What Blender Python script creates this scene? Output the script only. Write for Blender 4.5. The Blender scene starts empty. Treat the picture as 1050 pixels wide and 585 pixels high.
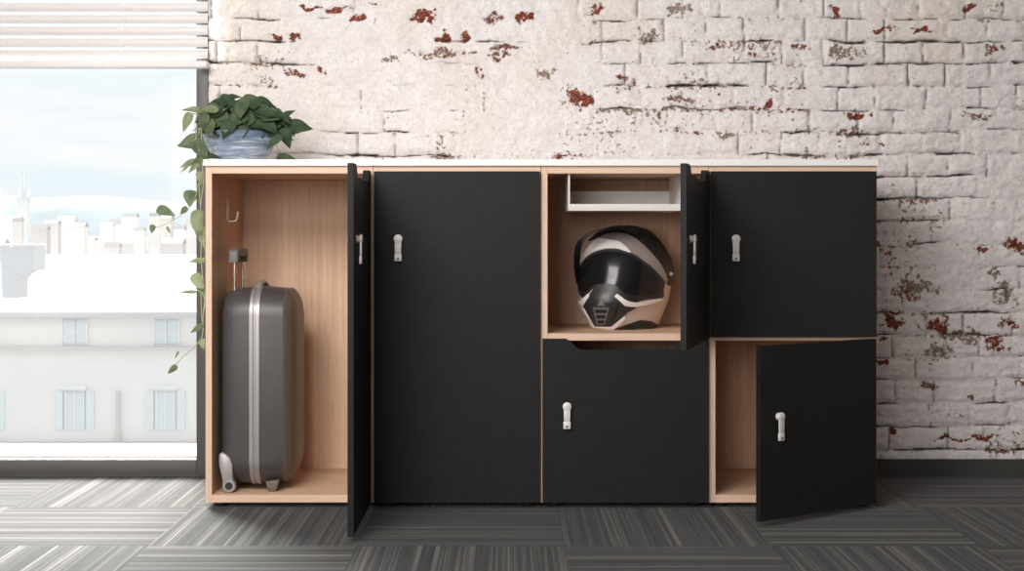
import bpy, bmesh, math, random
import numpy as np
from mathutils import Vector, Matrix
from mathutils.bvhtree import BVHTree
S = bpy.context.scene
COL = S.collection
PI = math.pi
R = math.radians

# ------------------------------------------------------------------ camera
FPX = 1500.0; XV = 520.0; YV = 242.0; CD = 5.0; CH = 0.927
cam = bpy.data.cameras.new('camera'); camo = bpy.data.objects.new('camera', cam); COL.objects.link(camo)
camo.location = (0, -CD, CH); camo.rotation_euler = (R(90), 0, 0)
cam.sensor_width = 36; cam.lens = FPX / 1050 * 36
cam.shift_x = (525 - XV) / 1050; cam.shift_y = (YV - 292.5) / 1050
cam.clip_start = 0.05; cam.clip_end = 6000
S.camera = camo

# ------------------------------------------------------------------ world, lights, exposure
def world():
    w = bpy.data.worlds.new('sky'); S.world = w; w.use_nodes = True
    nt = w.node_tree; nt.nodes.clear()
    out = nt.nodes.new('ShaderNodeOutputWorld'); bg = nt.nodes.new('ShaderNodeBackground')
    tc = nt.nodes.new('ShaderNodeTexCoord'); mp = nt.nodes.new('ShaderNodeMapping')
    mp.inputs['Scale'].default_value = (3, 3, 14)
    nz = nt.nodes.new('ShaderNodeTexNoise'); nz.inputs['Scale'].default_value = 2.6; nz.inputs['Detail'].default_value = 6
    cr = nt.nodes.new('ShaderNodeValToRGB')
    cr.color_ramp.elements[0].position = 0.40; cr.color_ramp.elements[0].color = (0.83, 0.92, 0.955, 1)
    cr.color_ramp.elements[1].position = 0.66; cr.color_ramp.elements[1].color = (0.96, 0.97, 0.975, 1)
    nt.links.new(tc.outputs['Generated'], mp.inputs['Vector']); nt.links.new(mp.outputs['Vector'], nz.inputs['Vector'])
    nt.links.new(nz.outputs['Fac'], cr.inputs['Fac']); nt.links.new(cr.outputs['Color'], bg.inputs['Color'])
    bg.inputs['Strength'].default_value = 1.02
    nt.links.new(bg.outputs['Background'], out.inputs['Surface'])
world()

def area(name, loc, target, sx, sy, power, color=(1, 1, 1)):
    l = bpy.data.lights.new(name, 'AREA'); l.shape = 'RECTANGLE'; l.size = sx; l.size_y = sy
    l.energy = power; l.color = color
    o = bpy.data.objects.new(name, l); COL.objects.link(o)
    o.location = loc
    d = Vector(target) - Vector(loc)
    o.rotation_euler = d.to_track_quat('-Z', 'Y').to_euler()
    return o
sun = bpy.data.lights.new('sun', 'SUN'); sun.energy = 26; sun.angle = R(38); sun.color = (1, 0.985, 0.95)
so = bpy.data.objects.new('sun', sun); COL.objects.link(so)
so.rotation_euler = Vector((0.32, -1.0, -0.80)).to_track_quat('-Z', 'Y').to_euler()
area('ceiling_softbox', (-1.15, -2.5, 2.62), (0.3, 0.6, 0.8), 1.6, 1.2, 118, (1, 0.965, 0.94))
area('rear_fill_light', (-1.6, -5.9, 1.7), (0.1, 0, 0.7), 2.4, 1.6, 118, (1, 0.975, 0.955))  # unseen area light added behind the camera; no window is modelled there
S.view_settings.view_transform = 'Standard'; S.view_settings.look = 'None'
S.view_settings.gamma = 1; S.view_settings.use_curve_mapping = False
S.view_settings.exposure = 0.0
S.cycles.max_bounces = 8; S.cycles.transparent_max_bounces = 12

# ------------------------------------------------------------------ helpers
def W(px, py, D):                       # a point of the photograph at distance D from the camera
    return Vector(((px - XV) * D / FPX, D - CD, CH + (YV - py) * D / FPX))

def tag(o, label=None, cat=None, group=None, kind=None):
    if label: o['label'] = label
    if cat: o['category'] = cat
    if group: o['group'] = group
    if kind: o['kind'] = kind
    return o
def thing(name, label, cat, loc=(0, 0, 0), rz=0, group=None):
    o = bpy.data.objects.new(name, None); COL.objects.link(o)
    o.empty_display_size = 0.05
    o.location = loc; o.rotation_euler = (0, 0, rz)
    return tag(o, label, cat, group)
def link(name, bm, mats, parent=None, smooth=False, loc=None, rz=0, auto=None):
    me = bpy.data.meshes.new(name); bm.to_mesh(me); bm.free()
    if not isinstance(mats, (list, tuple)): mats = [mats]
    for m in mats: me.materials.append(m)
    if smooth:
        for p in me.polygons: p.use_smooth = True
        if auto: me.set_sharp_from_angle(angle=R(auto))
    o = bpy.data.objects.new(name, me); COL.objects.link(o)
    if parent: o.parent = parent
    if loc is not None: o.location = loc
    o.rotation_euler = (0, 0, rz)
    return o
def NB(): return bmesh.new()
def box(bm, x0, x1, y0, y1, z0, z1, bev=0.0, mi=0, seg=2):
    b = bmesh.new()
    vs = [b.verts.new((x, y, z)) for x in (x0, x1) for y in (y0, y1) for z in (z0, z1)]
    for f in ((0, 1, 3, 2), (4, 6, 7, 5), (0, 4, 5, 1), (2, 3, 7, 6), (0, 2, 6, 4), (1, 5, 7, 3)):
        b.faces.new([vs[i] for i in f])
    bmesh.ops.recalc_face_normals(b, faces=b.faces)
    if bev > 0:
        bmesh.ops.bevel(b, geom=list(b.edges), offset=bev, segments=seg, profile=0.5, affect='EDGES')
    for f in b.faces: f.material_index = mi
    merge(bm, b); return bm
def merge(bm, b):
    me = bpy.data.meshes.new('tmp'); b.to_mesh(me); b.free(); bm.from_mesh(me); bpy.data.meshes.remove(me)
def prism(bm, pts, y0, y1, axis='y', bev=0.0, mi=0):
    """polygon pts (a,b) extruded; axis y: (x,z) ; axis x: (y,z) ; axis z: (x,y)"""
    b = bmesh.new()
    def P(p, t):
        if axis == 'y': return (p[0], t, p[1])
        if axis == 'x': return (t, p[0], p[1])
        return (p[0], p[1], t)
    A = [b.verts.new(P(p, y0)) for p in pts]; B = [b.verts.new(P(p, y1)) for p in pts]
    b.faces.new(A); b.faces.new(list(reversed(B)))
    n = len(pts)
    for i in range(n): b.faces.new((A[i], B[i], B[(i + 1) % n], A[(i + 1) % n]))
    bmesh.ops.recalc_face_normals(b, faces=b.faces)
    if bev > 0:
        ed = [e for e in b.edges if len(e.link_faces) == 2 and e.calc_face_angle(0) > 0.6]
        bmesh.ops.bevel(b, geom=ed, offset=bev, segments=2, profile=0.5, affect='EDGES')
    for f in b.faces: f.material_index = mi
    merge(bm, b)
def tube(bm, pts, rad, seg=8, mi=0, cap=True):
    b = bmesh.new(); pts = [Vector(p) for p in pts]; rings = []
    n = len(pts); up = None
    for i, p in enumerate(pts):
        d = (pts[min(i + 1, n - 1)] - pts[max(i - 1, 0)]).normalized()
        if up is None:
            up = d.orthogonal().normalized()
        else:
            up = (up - d * up.dot(d)).normalized()
        s = d.cross(up)
        r = rad[i] if isinstance(rad, (list, tuple)) else rad
        rings.append([b.verts.new(p + (up * math.cos(a) + s * math.sin(a)) * r) for a in [2 * PI * k / seg for k in range(seg)]])
    for i in range(n - 1):
        for k in range(seg):
            b.faces.new((rings[i][k], rings[i][(k + 1) % seg], rings[i + 1][(k + 1) % seg], rings[i + 1][k]))
    if cap:
        b.faces.new(list(reversed(rings[0]))); b.faces.new(rings[-1])
    bmesh.ops.recalc_face_normals(b, faces=b.faces)
    for f in b.faces: f.material_index = mi
    merge(bm, b)
def lathe(bm, prof, c=(0, 0, 0), seg=48, mi=0, axis='z'):
    b = bmesh.new(); rings = []
    for r, h in prof:
        ring = []
        for k in range(seg):
            a = 2 * PI * k / seg
            if axis == 'z': p = (c[0] + r * math.cos(a), c[1] + r * math.sin(a), c[2] + h)
            elif axis == 'y': p = (c[0] + r * math.cos(a), c[1] + h, c[2] + r * math.sin(a))
            else: p = (c[0] + h, c[1] + r * math.cos(a), c[2] + r * math.sin(a))
            ring.append(b.verts.new(p))
        rings.append(ring)
    for i in range(len(rings) - 1):
        for k in range(seg):
            b.faces.new((rings[i][k], rings[i][(k + 1) % seg], rings[i + 1][(k + 1) % seg], rings[i + 1][k]))
    bmesh.ops.remove_doubles(b, verts=b.verts, dist=1e-6)
    ed = [e for e in b.edges if e.is_boundary]
    if ed: bmesh.ops.holes_fill(b, edges=ed)
    bmesh.ops.recalc_face_normals(b, faces=b.faces)
    for f in b.faces: f.material_index = mi
    merge(bm, b)
def smoothcurve(pts, n=8):
    out = []
    P = [Vector(p) for p in pts]; P = [P[0] * 2 - P[1]] + P + [P[-1] * 2 - P[-2]]
    for i in range(1, len(P) - 2):
        for k in range(n):
            t = k / n
            out.append(0.5 * ((2 * P[i]) + (P[i + 1] - P[i - 1]) * t + (2 * P[i - 1] - 5 * P[i] + 4 * P[i + 1] - P[i + 2]) * t * t + (3 * P[i] - P[i - 1] - 3 * P[i + 1] + P[i + 2]) * t ** 3))
    out.append(P[-2]); return out

# numpy value noise
def vnoise(x, y, seed):
    rs = np.random.RandomState(seed); T = rs.rand(256, 256)
    xi = np.floor(x).astype(int); yi = np.floor(y).astype(int); fx = x - xi; fy = y - yi
    fx = fx * fx * (3 - 2 * fx); fy = fy * fy * (3 - 2 * fy)
    a = T[xi % 256, yi % 256]; b = T[(xi + 1) % 256, yi % 256]; c = T[xi % 256, (yi + 1) % 256]; d = T[(xi + 1) % 256, (yi + 1) % 256]
    return (a * (1 - fx) + b * fx) * (1 - fy) + (c * (1 - fx) + d * fx) * fy
def fbm(x, y, s, seed, o=4):
    t = 0; a = .5
    for i in range(o):
        t = t + a * vnoise(x * s, y * s, seed + i * 7); s *= 2.03; a *= .5
    return t / (1 - .5 ** o)
def sstep(a, b, x):
    t = np.clip((x - a) / (b - a), 0, 1); return t * t * (3 - 2 * t)

# ------------------------------------------------------------------ materials
def srgb(r, g, b):
    f = lambda c: (c / 255 / 12.92) if c / 255 <= .04045 else ((c / 255 + .055) / 1.055) ** 2.4
    return (f(r), f(g), f(b), 1)
class N:
    def __init__(s, name):
        s.m = bpy.data.materials.new(name); s.m.use_nodes = True; s.nt = s.m.node_tree
        s.p = s.nt.nodes['Principled BSDF']; s.out = s.nt.nodes['Material Output']
    def n(s, t, **k):
        nd = s.nt.nodes.new(t)
        for a, v in k.items():
            if a.startswith('i_'): nd.inputs[a[2:].replace('_', ' ')].default_value = v
            else: setattr(nd, a, v)
        return nd
    def l(s, a, b): s.nt.links.new(a, b)
    def math(s, op, a, b=None, c=None):
        nd = s.nt.nodes.new('ShaderNodeMath'); nd.operation = op
        for i, v in enumerate((a, b, c)):
            if v is None: continue
            if isinstance(v, (int, float)): nd.inputs[i].default_value = v
            else: s.l(v, nd.inputs[i])
        return nd.outputs[0]
    def mix(s, f, a, b):
        nd = s.nt.nodes.new('ShaderNodeMix'); nd.data_type = 'RGBA'
        for i, v in ((0, f), (6, a), (7, b)):
            if isinstance(v, (int, float, tuple)): nd.inputs[i].default_value = v
            else: s.l(v, nd.inputs[i])
        return nd.outputs[2]
    def ramp(s, f, *st):
        nd = s.nt.nodes.new('ShaderNodeValToRGB'); e = nd.color_ramp.elements
        while len(e) < len(st): e.new(0.5)
        for i, (p, c) in enumerate(st):
            e[i].position = p; e[i].color = c if isinstance(c, tuple) else (c, c, c, 1)
        s.l(f, nd.inputs[0]); return nd.outputs[0]
    def bump(s, h, strength, dist):
        nd = s.nt.nodes.new('ShaderNodeBump'); nd.inputs['Strength'].default_value = strength; nd.inputs['Distance'].default_value = dist
        s.l(h, nd.inputs['Height']); s.l(nd.outputs[0], s.p.inputs['Normal'])
def plain(name, col, rough=.5, metal=0., spec=.5, noise=0.0, nscale=60, coat=0., bump=0.):
    a = N(name); a.p.inputs['Roughness'].default_value = rough; a.p.inputs['Metallic'].default_value = metal
    a.p.inputs['Specular IOR Level'].default_value = spec; a.p.inputs['Coat Weight'].default_value = coat
    tc = a.n('ShaderNodeTexCoord'); nz = a.n('ShaderNodeTexNoise'); nz.inputs['Scale'].default_value = nscale; nz.inputs['Detail'].default_value = 4
    a.l(tc.outputs['Object'], nz.inputs['Vector'])
    k = max(noise, 0.02)
    c0 = tuple(v * (1 - k) for v in col[:3]) + (1,); c1 = tuple(min(1, v * (1 + k)) for v in col[:3]) + (1,)
    a.l(a.ramp(nz.outputs['Fac'], (.3, c0), (.7, c1)), a.p.inputs['Base Color'])
    if bump: a.bump(nz.outputs['Fac'], bump, .002)
    return a.m
def wood(name, axis, light, dark, seed=0.):
    a = N(name); tc = a.n('ShaderNodeTexCoord'); mp = a.n('ShaderNodeMapping')
    sc = {'z': (60, 60, 1.6), 'x': (1.6, 60, 60), 'y': (60, 1.6, 60)}[axis]
    mp.inputs['Scale'].default_value = sc; mp.inputs['Location'].default_value = (seed, seed * 2.3, seed * .7)
    a.l(tc.outputs['Object'], mp.inputs['Vector'])
    n1 = a.n('ShaderNodeTexNoise', i_Scale=1.0, i_Detail=5., i_Roughness=.6); a.l(mp.outputs[0], n1.inputs['Vector'])
    mp2 = a.n('ShaderNodeMapping'); mp2.inputs['Scale'].default_value = tuple(v * (.18 if v > 10 else .5) for v in sc)
    a.l(tc.outputs['Object'], mp2.inputs['Vector'])
    n2 = a.n('ShaderNodeTexNoise', i_Scale=1.0, i_Detail=3., i_Distortion=.6); a.l(mp2.outputs[0], n2.inputs['Vector'])
    mp3 = a.n('ShaderNodeMapping'); mp3.inputs['Scale'].default_value = tuple(v * (5 if v > 10 else 6) for v in sc)
    a.l(tc.outputs['Object'], mp3.inputs['Vector'])
    n3 = a.n('ShaderNodeTexNoise', i_Scale=1.0, i_Detail=1.); a.l(mp3.outputs[0], n3.inputs['Vector'])
    f = a.math('ADD', a.math('MULTIPLY', n1.outputs['Fac'], .55), a.math('MULTIPLY', n2.outputs['Fac'], .45))
    c = a.ramp(f, (.36, dark), (.62, light))
    pore = a.ramp(n3.outputs['Fac'], (.30, .72), (.42, 1.0))
    mm = a.nt.nodes.new('ShaderNodeMix'); mm.data_type = 'RGBA'; mm.blend_type = 'MULTIPLY'; mm.inputs[0].default_value = .6
    a.l(c, mm.inputs[6]); a.l(pore, mm.inputs[7]); a.l(mm.outputs[2], a.p.inputs['Base Color'])
    a.p.inputs['Roughness'].default_value = .55; a.p.inputs['Specular IOR Level'].default_value = .3
    a.bump(n3.outputs['Fac'], .12, .001)
    return a.m
WL, WD = (.77, .535, .375, 1), (.60, .395, .27, 1)
M = {}
M['wood_z'] = wood('oak_veneer_upright', 'z', WL, WD)
M['wood_x'] = wood('oak_veneer_lengthwise', 'x', WL, WD, 3)
M['edge_z'] = wood('oak_edge_upright', 'z', (.83, .60, .45, 1), (.75, .52, .38, 1), 5)
M['edge_x'] = wood('oak_edge_lengthwise', 'x', (.83, .60, .45, 1), (.75, .52, .38, 1), 7)
M['counter'] = plain('white_worktop', (.93, .915, .895, 1), .4)
M['black'] = plain('black_laminate', (.0118, .0115, .0108, 1), .6, 0, .28, noise=.15, nscale=25, bump=.03)
M['foot'] = plain('black_plastic', (.012, .012, .012, 1), .6)
M['silver'] = plain('satin_nickel', (.80, .77, .75, 1), .5, .12)
M['lockhole'] = plain('keyhole_black', (.01, .01, .01, 1), .7)
M['brass'] = plain('pale_brass', (.70, .56, .38, 1), .4, .6)
M['tray'] = plain('white_tray', (.80, .76, .74, 1), .45)
M['frame'] = plain('anthracite_frame', (.105, .098, .098, 1), .5, .1)
M['sill'] = plain('white_sill', (.93, .93, .93, 1), .5)
M['blind'] = plain('white_slat', (.76, .73, .72, 1), .45)
M['cord'] = plain('white_cord', (.85, .84, .83, 1), .8)
M['paint'] = plain('room_paint', (.50, .48, .465, 1), .8, noise=.03)
M['ceilpaint'] = plain('ceiling_paint', (.70, .68, .67, 1), .85)

# ------------------------------------------------------------------ setting: floor
DW = 5.65; YW = DW - CD              # wall plane
def carpet(name):
    a = N(name)
    geo = a.n('ShaderNodeNewGeometry'); sep = a.n('ShaderNodeSeparateXYZ'); a.l(geo.outputs['Position'], sep.inputs[0])
    T = .6225
    u = a.math('DIVIDE', a.math('ADD', sep.outputs['X'], 1.074 + 40 * T), T)
    v = a.math('DIVIDE', a.math('SUBTRACT', .012 + 60 * .63, a.math('ADD', sep.outputs['Y'], 0.0)), .63)
    iu = a.math('FLOOR', u); iv = a.math('FLOOR', v)
    par = a.math('MODULO', a.math('ADD', iu, iv), 2.0)       # 0 / 1
    # across coordinate
    sel = a.math('SUBTRACT', 1, par)
    def pick(p, q):   # sel=1 -> p
        return a.math('ADD', a.math('MULTIPLY', p, sel), a.math('MULTIPLY', q, par))
    ac = pick(sep.outputs['X'], sep.outputs['Y']); al = pick(sep.outputs['Y'], sep.outputs['X'])
    off = a.math('ADD', a.math('MULTIPLY', iu, 7.31), a.math('MULTIPLY', iv, 3.77))
    def stripes(s_ac, s_al, det, k):
        cx = a.n('ShaderNodeCombineXYZ'); a.l(a.math('MULTIPLY', a.math('ADD', ac, off), s_ac), cx.inputs[0])
        a.l(a.math('MULTIPLY', al, s_al), cx.inputs[1]); cx.inputs[2].default_value = k
        nz = a.n('ShaderNodeTexNoise', i_Scale=1., i_Detail=det, i_Roughness=.65); a.l(cx.outputs[0], nz.inputs['Vector']); return nz.outputs['Fac']
    s1 = stripes(75, .06, 2., 1.); s2 = stripes(17, .02, 1., 5.)
    s3 = stripes(210, 1.2, 1., 9.)
    f = a.math('ADD', a.math('ADD', a.math('MULTIPLY', s1, .45), a.math('MULTIPLY', s2, .33)), a.math('MULTIPLY', s3, .22))
    base = a.ramp(f, (.40, (.010, .0105, .0115, 1)), (.47, (.023, .0235, .025, 1)), (.53, (.055, .055, .053, 1)), (.61, (.165, .16, .146, 1)))
    # loop pile speckle
    nz = a.n('ShaderNodeTexNoise', i_Scale=420., i_Detail=2.); a.l(geo.outputs['Position'], nz.inputs['Vector'])
    sp = a.ramp(nz.outputs['Fac'], (.35, .72), (.65, 1.22))
    mm = a.nt.nodes.new('ShaderNodeMix'); mm.data_type = 'RGBA'; mm.blend_type = 'MULTIPLY'; mm.inputs[0].default_value = .8
    a.l(base, mm.inputs[6]); a.l(sp, mm.inputs[7])
    a.l(mm.outputs[2], a.p.inputs['Base Color'])
    a.p.inputs['Roughness'].default_value = .95; a.p.inputs['Specular IOR Level'].default_value = .12
    a.p.inputs['Sheen Weight'].default_value = .12; a.p.inputs['Sheen Roughness'].default_value = .5
    h = a.math('ADD', a.math('MULTIPLY', s3, .5), nz.outputs['Fac'])
    a.bump(h, .5, .003)
    return a.m
M['carpet'] = carpet('carpet_plank_tiles')
RX0, RX1, RY0, RZ = -3.7, 3.3, -6.6, 2.75
def struct(name, bm, m, **k): return tag(link(name, bm, m, **k), kind='structure')
b = NB(); box(b, RX0 - .1, RX1 + .1, RY0 - .1, YW + .02, -.12, 0); struct('floor', b, M['carpet'])
b = NB(); box(b, RX0 - .1, RX1 + .1, RY0 - .1, YW + .35, RZ, RZ + .12); struct('ceiling', b, M['ceilpaint'])
b = NB(); box(b, RX0 - .12, RX0, RY0, YW + .3, 0, RZ); struct('wall_left', b, M['paint'])
b = NB(); box(b, RX1, RX1 + .12, RY0, YW + .3, 0, RZ); struct('wall_right', b, M['paint'])
b = NB(); box(b, RX0, RX1, RY0 - .12, RY0, 0, RZ); struct('wall_front', b, M['paint'])
# carpet skirting below the brickwork
b = NB(); box(b, -1.153, RX1, YW - .012, YW + .05, 0, .068, .002); struct('baseboard_back', b, M['carpet'])

# ------------------------------------------------------------------ setting: painted brick wall
def brick_material():
    a = N('whitewashed_brick')
    tc = a.n('ShaderNodeTexCoord')
    def at(nm):
        q = a.n('ShaderNodeAttribute'); q.attribute_name = nm; return q.outputs['Fac']
    chip, hue, crack = at('chip'), at('hue'), at('crack')
    def nz(sc, det, r=.55, dist=0.):
        q = a.n('ShaderNodeTexNoise', i_Scale=sc, i_Detail=det, i_Roughness=r, i_Distortion=dist); a.l(tc.outputs['Object'], q.inputs['Vector']); return q.outputs['Fac']
    big = nz(2.2, 4.); med = nz(14., 5.); fine = nz(62., 5., .68); fleck = nz(150., 3., .6); huge = nz(.9, 2.)
    white = a.ramp(med, (.35, (.80, .74, .735, 1)), (.6, (.875, .83, .822, 1)))
    cream = a.mix(a.ramp(big, (.50, 0.), (.64, .55)), white, (.80, .72, .63, 1))
    # chips
    th = a.math('ADD', a.math('ADD', chip, a.math('MULTIPLY', a.math('SUBTRACT', fine, .5), 1.5)), a.math('MULTIPLY', a.math('SUBTRACT', med, .5), .5))
    m = a.ramp(th, (.50, 0.), (.56, 1.))
    red = a.ramp(fleck, (.40, (.10, .028, .018, 1)), (.60, (.34, .085, .045, 1)))
    olive = a.ramp(fleck, (.38, (.17, .125, .10, 1)), (.62, (.46, .37, .30, 1)))
    chipc = a.mix(a.ramp(hue, (.35, 0.), (.65, 1.)), olive, red)
    halo = a.ramp(th, (.40, 0.), (.52, .45))
    c = a.mix(halo, cream, (.66, .55, .45, 1))
    c = a.mix(m, c, chipc)
    # tiny flecks everywhere
    fl = a.ramp(a.math('ADD', fleck, a.math('MULTIPLY', med, .55)), (.93, 0.), (.98, .6))
    c = a.mix(fl, c, (.36, .26, .20, 1))
    c = a.mix(a.math('MULTIPLY', crack, .95), c, (.035, .03, .028, 1))  # near-black paints the shade into the open cracks
    gr = nz(95., 6., .75); grc = a.ramp(gr, (.34, .80), (.52, 1.0), (.7, 1.03))
    m2 = a.nt.nodes.new('ShaderNodeMix'); m2.data_type = 'RGBA'; m2.blend_type = 'MULTIPLY'; m2.inputs[0].default_value = .8
    a.l(c, m2.inputs[6]); a.l(grc, m2.inputs[7]); c = m2.outputs[2]
    a.l(c, a.p.inputs['Base Color'])
    a.p.inputs['Roughness'].default_value = .85; a.p.inputs['Specular IOR Level'].default_value = .2
    h = a.math('ADD', a.math('MULTIPLY', med, .7), a.math('SUBTRACT', a.math('MULTIPLY', fine, .8), a.math('MULTIPLY', m, .5)))
    a.bump(h, .8, .008)
    return a.m
def brick_wall():
    x0, x1, z0, z1 = -1.153, RX1, .068, RZ; 
    nx = int((x1 - x0) / .0060) + 1; nz_ = int((z1 - z0) / .0034) + 1
    xs = np.linspace(x0, x1, nx); zs = np.linspace(z0, z1, nz_)
    X, Z = np.meshgrid(xs, zs, indexing='ij')
    ch = .0875; L = .182
    Zw = Z + .012 * (fbm(X, Z, 2.2, 11, 3) - .5) * 2 + .009 * (fbm(X, Z, 9, 12, 3) - .5) * 2
    q = (Zw - 1.4187) / ch + 100; row = np.floor(q); fz = q - row       # 0 at the joint under a brick, 1 at the joint above
    rs = np.random.RandomState(4); ro = rs.rand(400); 
    xo = X / L + ro[row.astype(int) % 400] * .35 + (row % 2) * .5 + .03 * (fbm(X, Z, 12, 15, 2) - .5) * 2 + 100
    # uneven lengths
    xo = xo + .16 * np.sin(xo * 2.1 + row * 1.7)
    bi = np.floor(xo); fx = xo - bi
    dz = np.minimum(fz, 1 - fz) * ch; dx = np.minimum(fx, 1 - fx) * L
    rb = np.random.RandomState(9).rand(512, 512)[bi.astype(int) % 512, row.astype(int) % 512]
    vis = fbm(X, Z, 2.4, 21, 3)                                         # where the joints are filled smooth
    vis = sstep(.40, .62, vis + .02 + .10 * sstep(.1, .8, X) + .04 * sstep(.8, 1.3, X) + .05 * (rb - .5))
    gw = .009 + .004 * fbm(X, Z, 20, 31, 2)
    gz = 1 - sstep(.1 * gw, 2.0 * gw, dz); gx = 1 - sstep(.2 * gw, 1.3 * gw, dx)
    depth = .0015 + .006 * vis
    H = (rb - .5) * .0045 * (.3 + .7 * vis)
    H = H - depth * np.maximum(gz, gx * .6)
    H = H + .013 * (fbm(X, Z, 7, 41, 4) - .5) + .007 * (fbm(X, Z, 17, 42, 3) - .5) + .010 * (fbm(X, Z, 45, 43, 3) - .5)
    # cracks: open slots along the bed joint, just under the bricks
    cm = sstep(.50, .62, fbm(X * 1.0, Z * 0 + row * 3.1, 7.0, 51, 4)) * sstep(.05, .5, vis)
    wob = .0075 * (fbm(X, Z, 34, 55, 3) - .5)
    cz = np.abs((fz - .5) % 1.0 - .5) * ch   # distance to joint
    crack = (1 - sstep(.0026, .0048, np.abs(cz + wob))) * cm
    cmx = sstep(.60, .70, fbm(bi * 1.3, row * 2.7, 1.0, 61, 2) * .6 + .4 * vis)
    crackx = (1 - sstep(.001, .0035, np.abs(dx + wob))) * cmx * .6
    crack = np.maximum(crack, crackx)
    H = H - .024 * crack
    # chipped paint
    edge = np.exp(-(dz / .016) ** 2) * (fz > .5) * .6 + np.exp(-(dz / .012) ** 2) * .25
    area_m = sstep(.50, .70, fbm(X, Z, 2.0, 71, 3))
    chip = .15 + .17 * area_m + edge * (.06 + .20 * area_m) + .10 * (fbm(X, Z, 16, 77, 3) - .5) * 2 + .10 * (rb > .80) + .12 * (fbm(X, Z, 9, 75, 3) - .5) * 2
    hue = .44 + .8 * (fbm(X, Z, 5, 81, 2) - .5)
    P = [(281,40,6,4,1),(301,40,9,4,1),(318,10,14,3,1),(345,11,16,4,1),(368,18,8,5,1),(437,16,10,8,1),(424,20,4,3,1),(500,18,13,7,.6),(539,18,10,7,1),(475,37,8,6,.8),
         (456,38,6,6,.8),(593,100,15,7,1),(600,103,5,7,1),(853,12,7,5,1),(905,31,15,2.5,.9),(943,31,14,2.5,.8),(665,37,20,10,.1),(695,12,16,9,.15),(705,103,22,6,.5),
         (735,98,4,3,1),(863,55,26,9,.15),(640,80,10,6,.7),(770,57,9,9,.7),(785,105,7,5,.9),(990,8,9,4,.8),(1020,50,12,6,.6),(300,75,14,4,.6),(330,73,10,5,.7),(400,60,12,5,.4),
         (455,55,40,5,.5),(520,50,22,5,.6),(490,78,10,8,.7),(560,75,14,5,.4),(512,58,16,4,.6),(610,8,14,6,.7),(380,6,10,4,.7),(605,45,12,4,.4),(735,48,18,5,.6),(820,48,14,4,.6),(1010,22,10,5,.3),
         (870,135,16,6,.5),(1000,118,22,5,.5),(880,120,10,5,.8),(745,140,14,5,.3),(890,147,12,6,.6),(918,439,4,6,1),(975,449,15,3.5,1),(1005,448,16,3.5,1),(1022,352,13,11,.8),(965,336,14,7,.8),(905,343,8,4,.9),
         (1040,252,14,12,.8),(1005,257,7,4,.9),(940,295,24,14,.3),(915,262,9,6,.5),(915,330,12,9,.8),(1030,300,16,16,.3),(990,345,20,10,.4),(905,372,9,6,.8),(1035,330,12,9,.7),(935,250,18,5,.4),
         (1045,390,8,8,.7),(1000,405,8,6,.6),(955,395,10,5,.5),(960,360,22,7,.3),(925,300,14,10,.6),(1018,280,9,9,.4)]
    for (px, py, rx, ry, h) in P:
        cx = (px - XV) * DW / FPX; cz_ = CH + (YV - py) * DW / FPX; ax = rx * DW / FPX * 1.15; az = ry * DW / FPX * 1.15
        wx = X + .040 * (fbm(X, Z, 22, 85, 3) - .5) * 2; wz = Z + .026 * (fbm(X, Z, 26, 87, 3) - .5) * 2
        g = np.exp(-(((wx - cx) / ax) ** 2 + ((wz - cz_) / az) ** 2) ** 1.5)
        chip = np.maximum(chip, g * (.72 if h > .75 else .58)); hue = hue * (1 - g) + g * h
    quiet = sstep(.55, .2, np.abs(X - (-.95)) ) * sstep(1.55, 1.75, Z)
    chip = chip - .12 * quiet * (chip < .5)
    H = H - .002 * sstep(.5, .56, chip)
    Y = YW - .004 - H
    co = np.stack([X, Y, Z], -1).reshape(-1, 3)
    idx = np.arange(nx * nz_).reshape(nx, nz_)
    f = np.stack([idx[:-1, :-1], idx[1:, :-1], idx[1:, 1:], idx[:-1, 1:]], -1).reshape(-1, 4)
    me = bpy.data.meshes.new('wall_back')
    me.vertices.add(len(co)); me.vertices.foreach_set('co', co.astype(np.float32).ravel())
    me.loops.add(f.size); me.loops.foreach_set('vertex_index', f.astype(np.int32).ravel())
    me.polygons.add(len(f)); me.polygons.foreach_set('loop_start', (np.arange(len(f)) * 4).astype(np.int32))
    me.polygons.foreach_set('use_smooth', np.ones(len(f), bool))
    me.update(calc_edges=True)
    for nm, arr in (('chip', chip), ('hue', hue), ('crack', crack)):
        at = me.attributes.new(nm, 'FLOAT', 'POINT'); at.data.foreach_set('value', np.clip(arr, 0, 1).astype(np.float32).ravel())
    me.materials.append(brick_material())
    o = bpy.data.objects.new('wall_back', me); COL.objects.link(o); tag(o, kind='structure')
    # the masonry behind the painted face
brick_wall()
b = NB(); box(b, -1.153, RX1, YW + .03, YW + .3, 0, RZ); struct('wall_rear', b, M['paint'])

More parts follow.
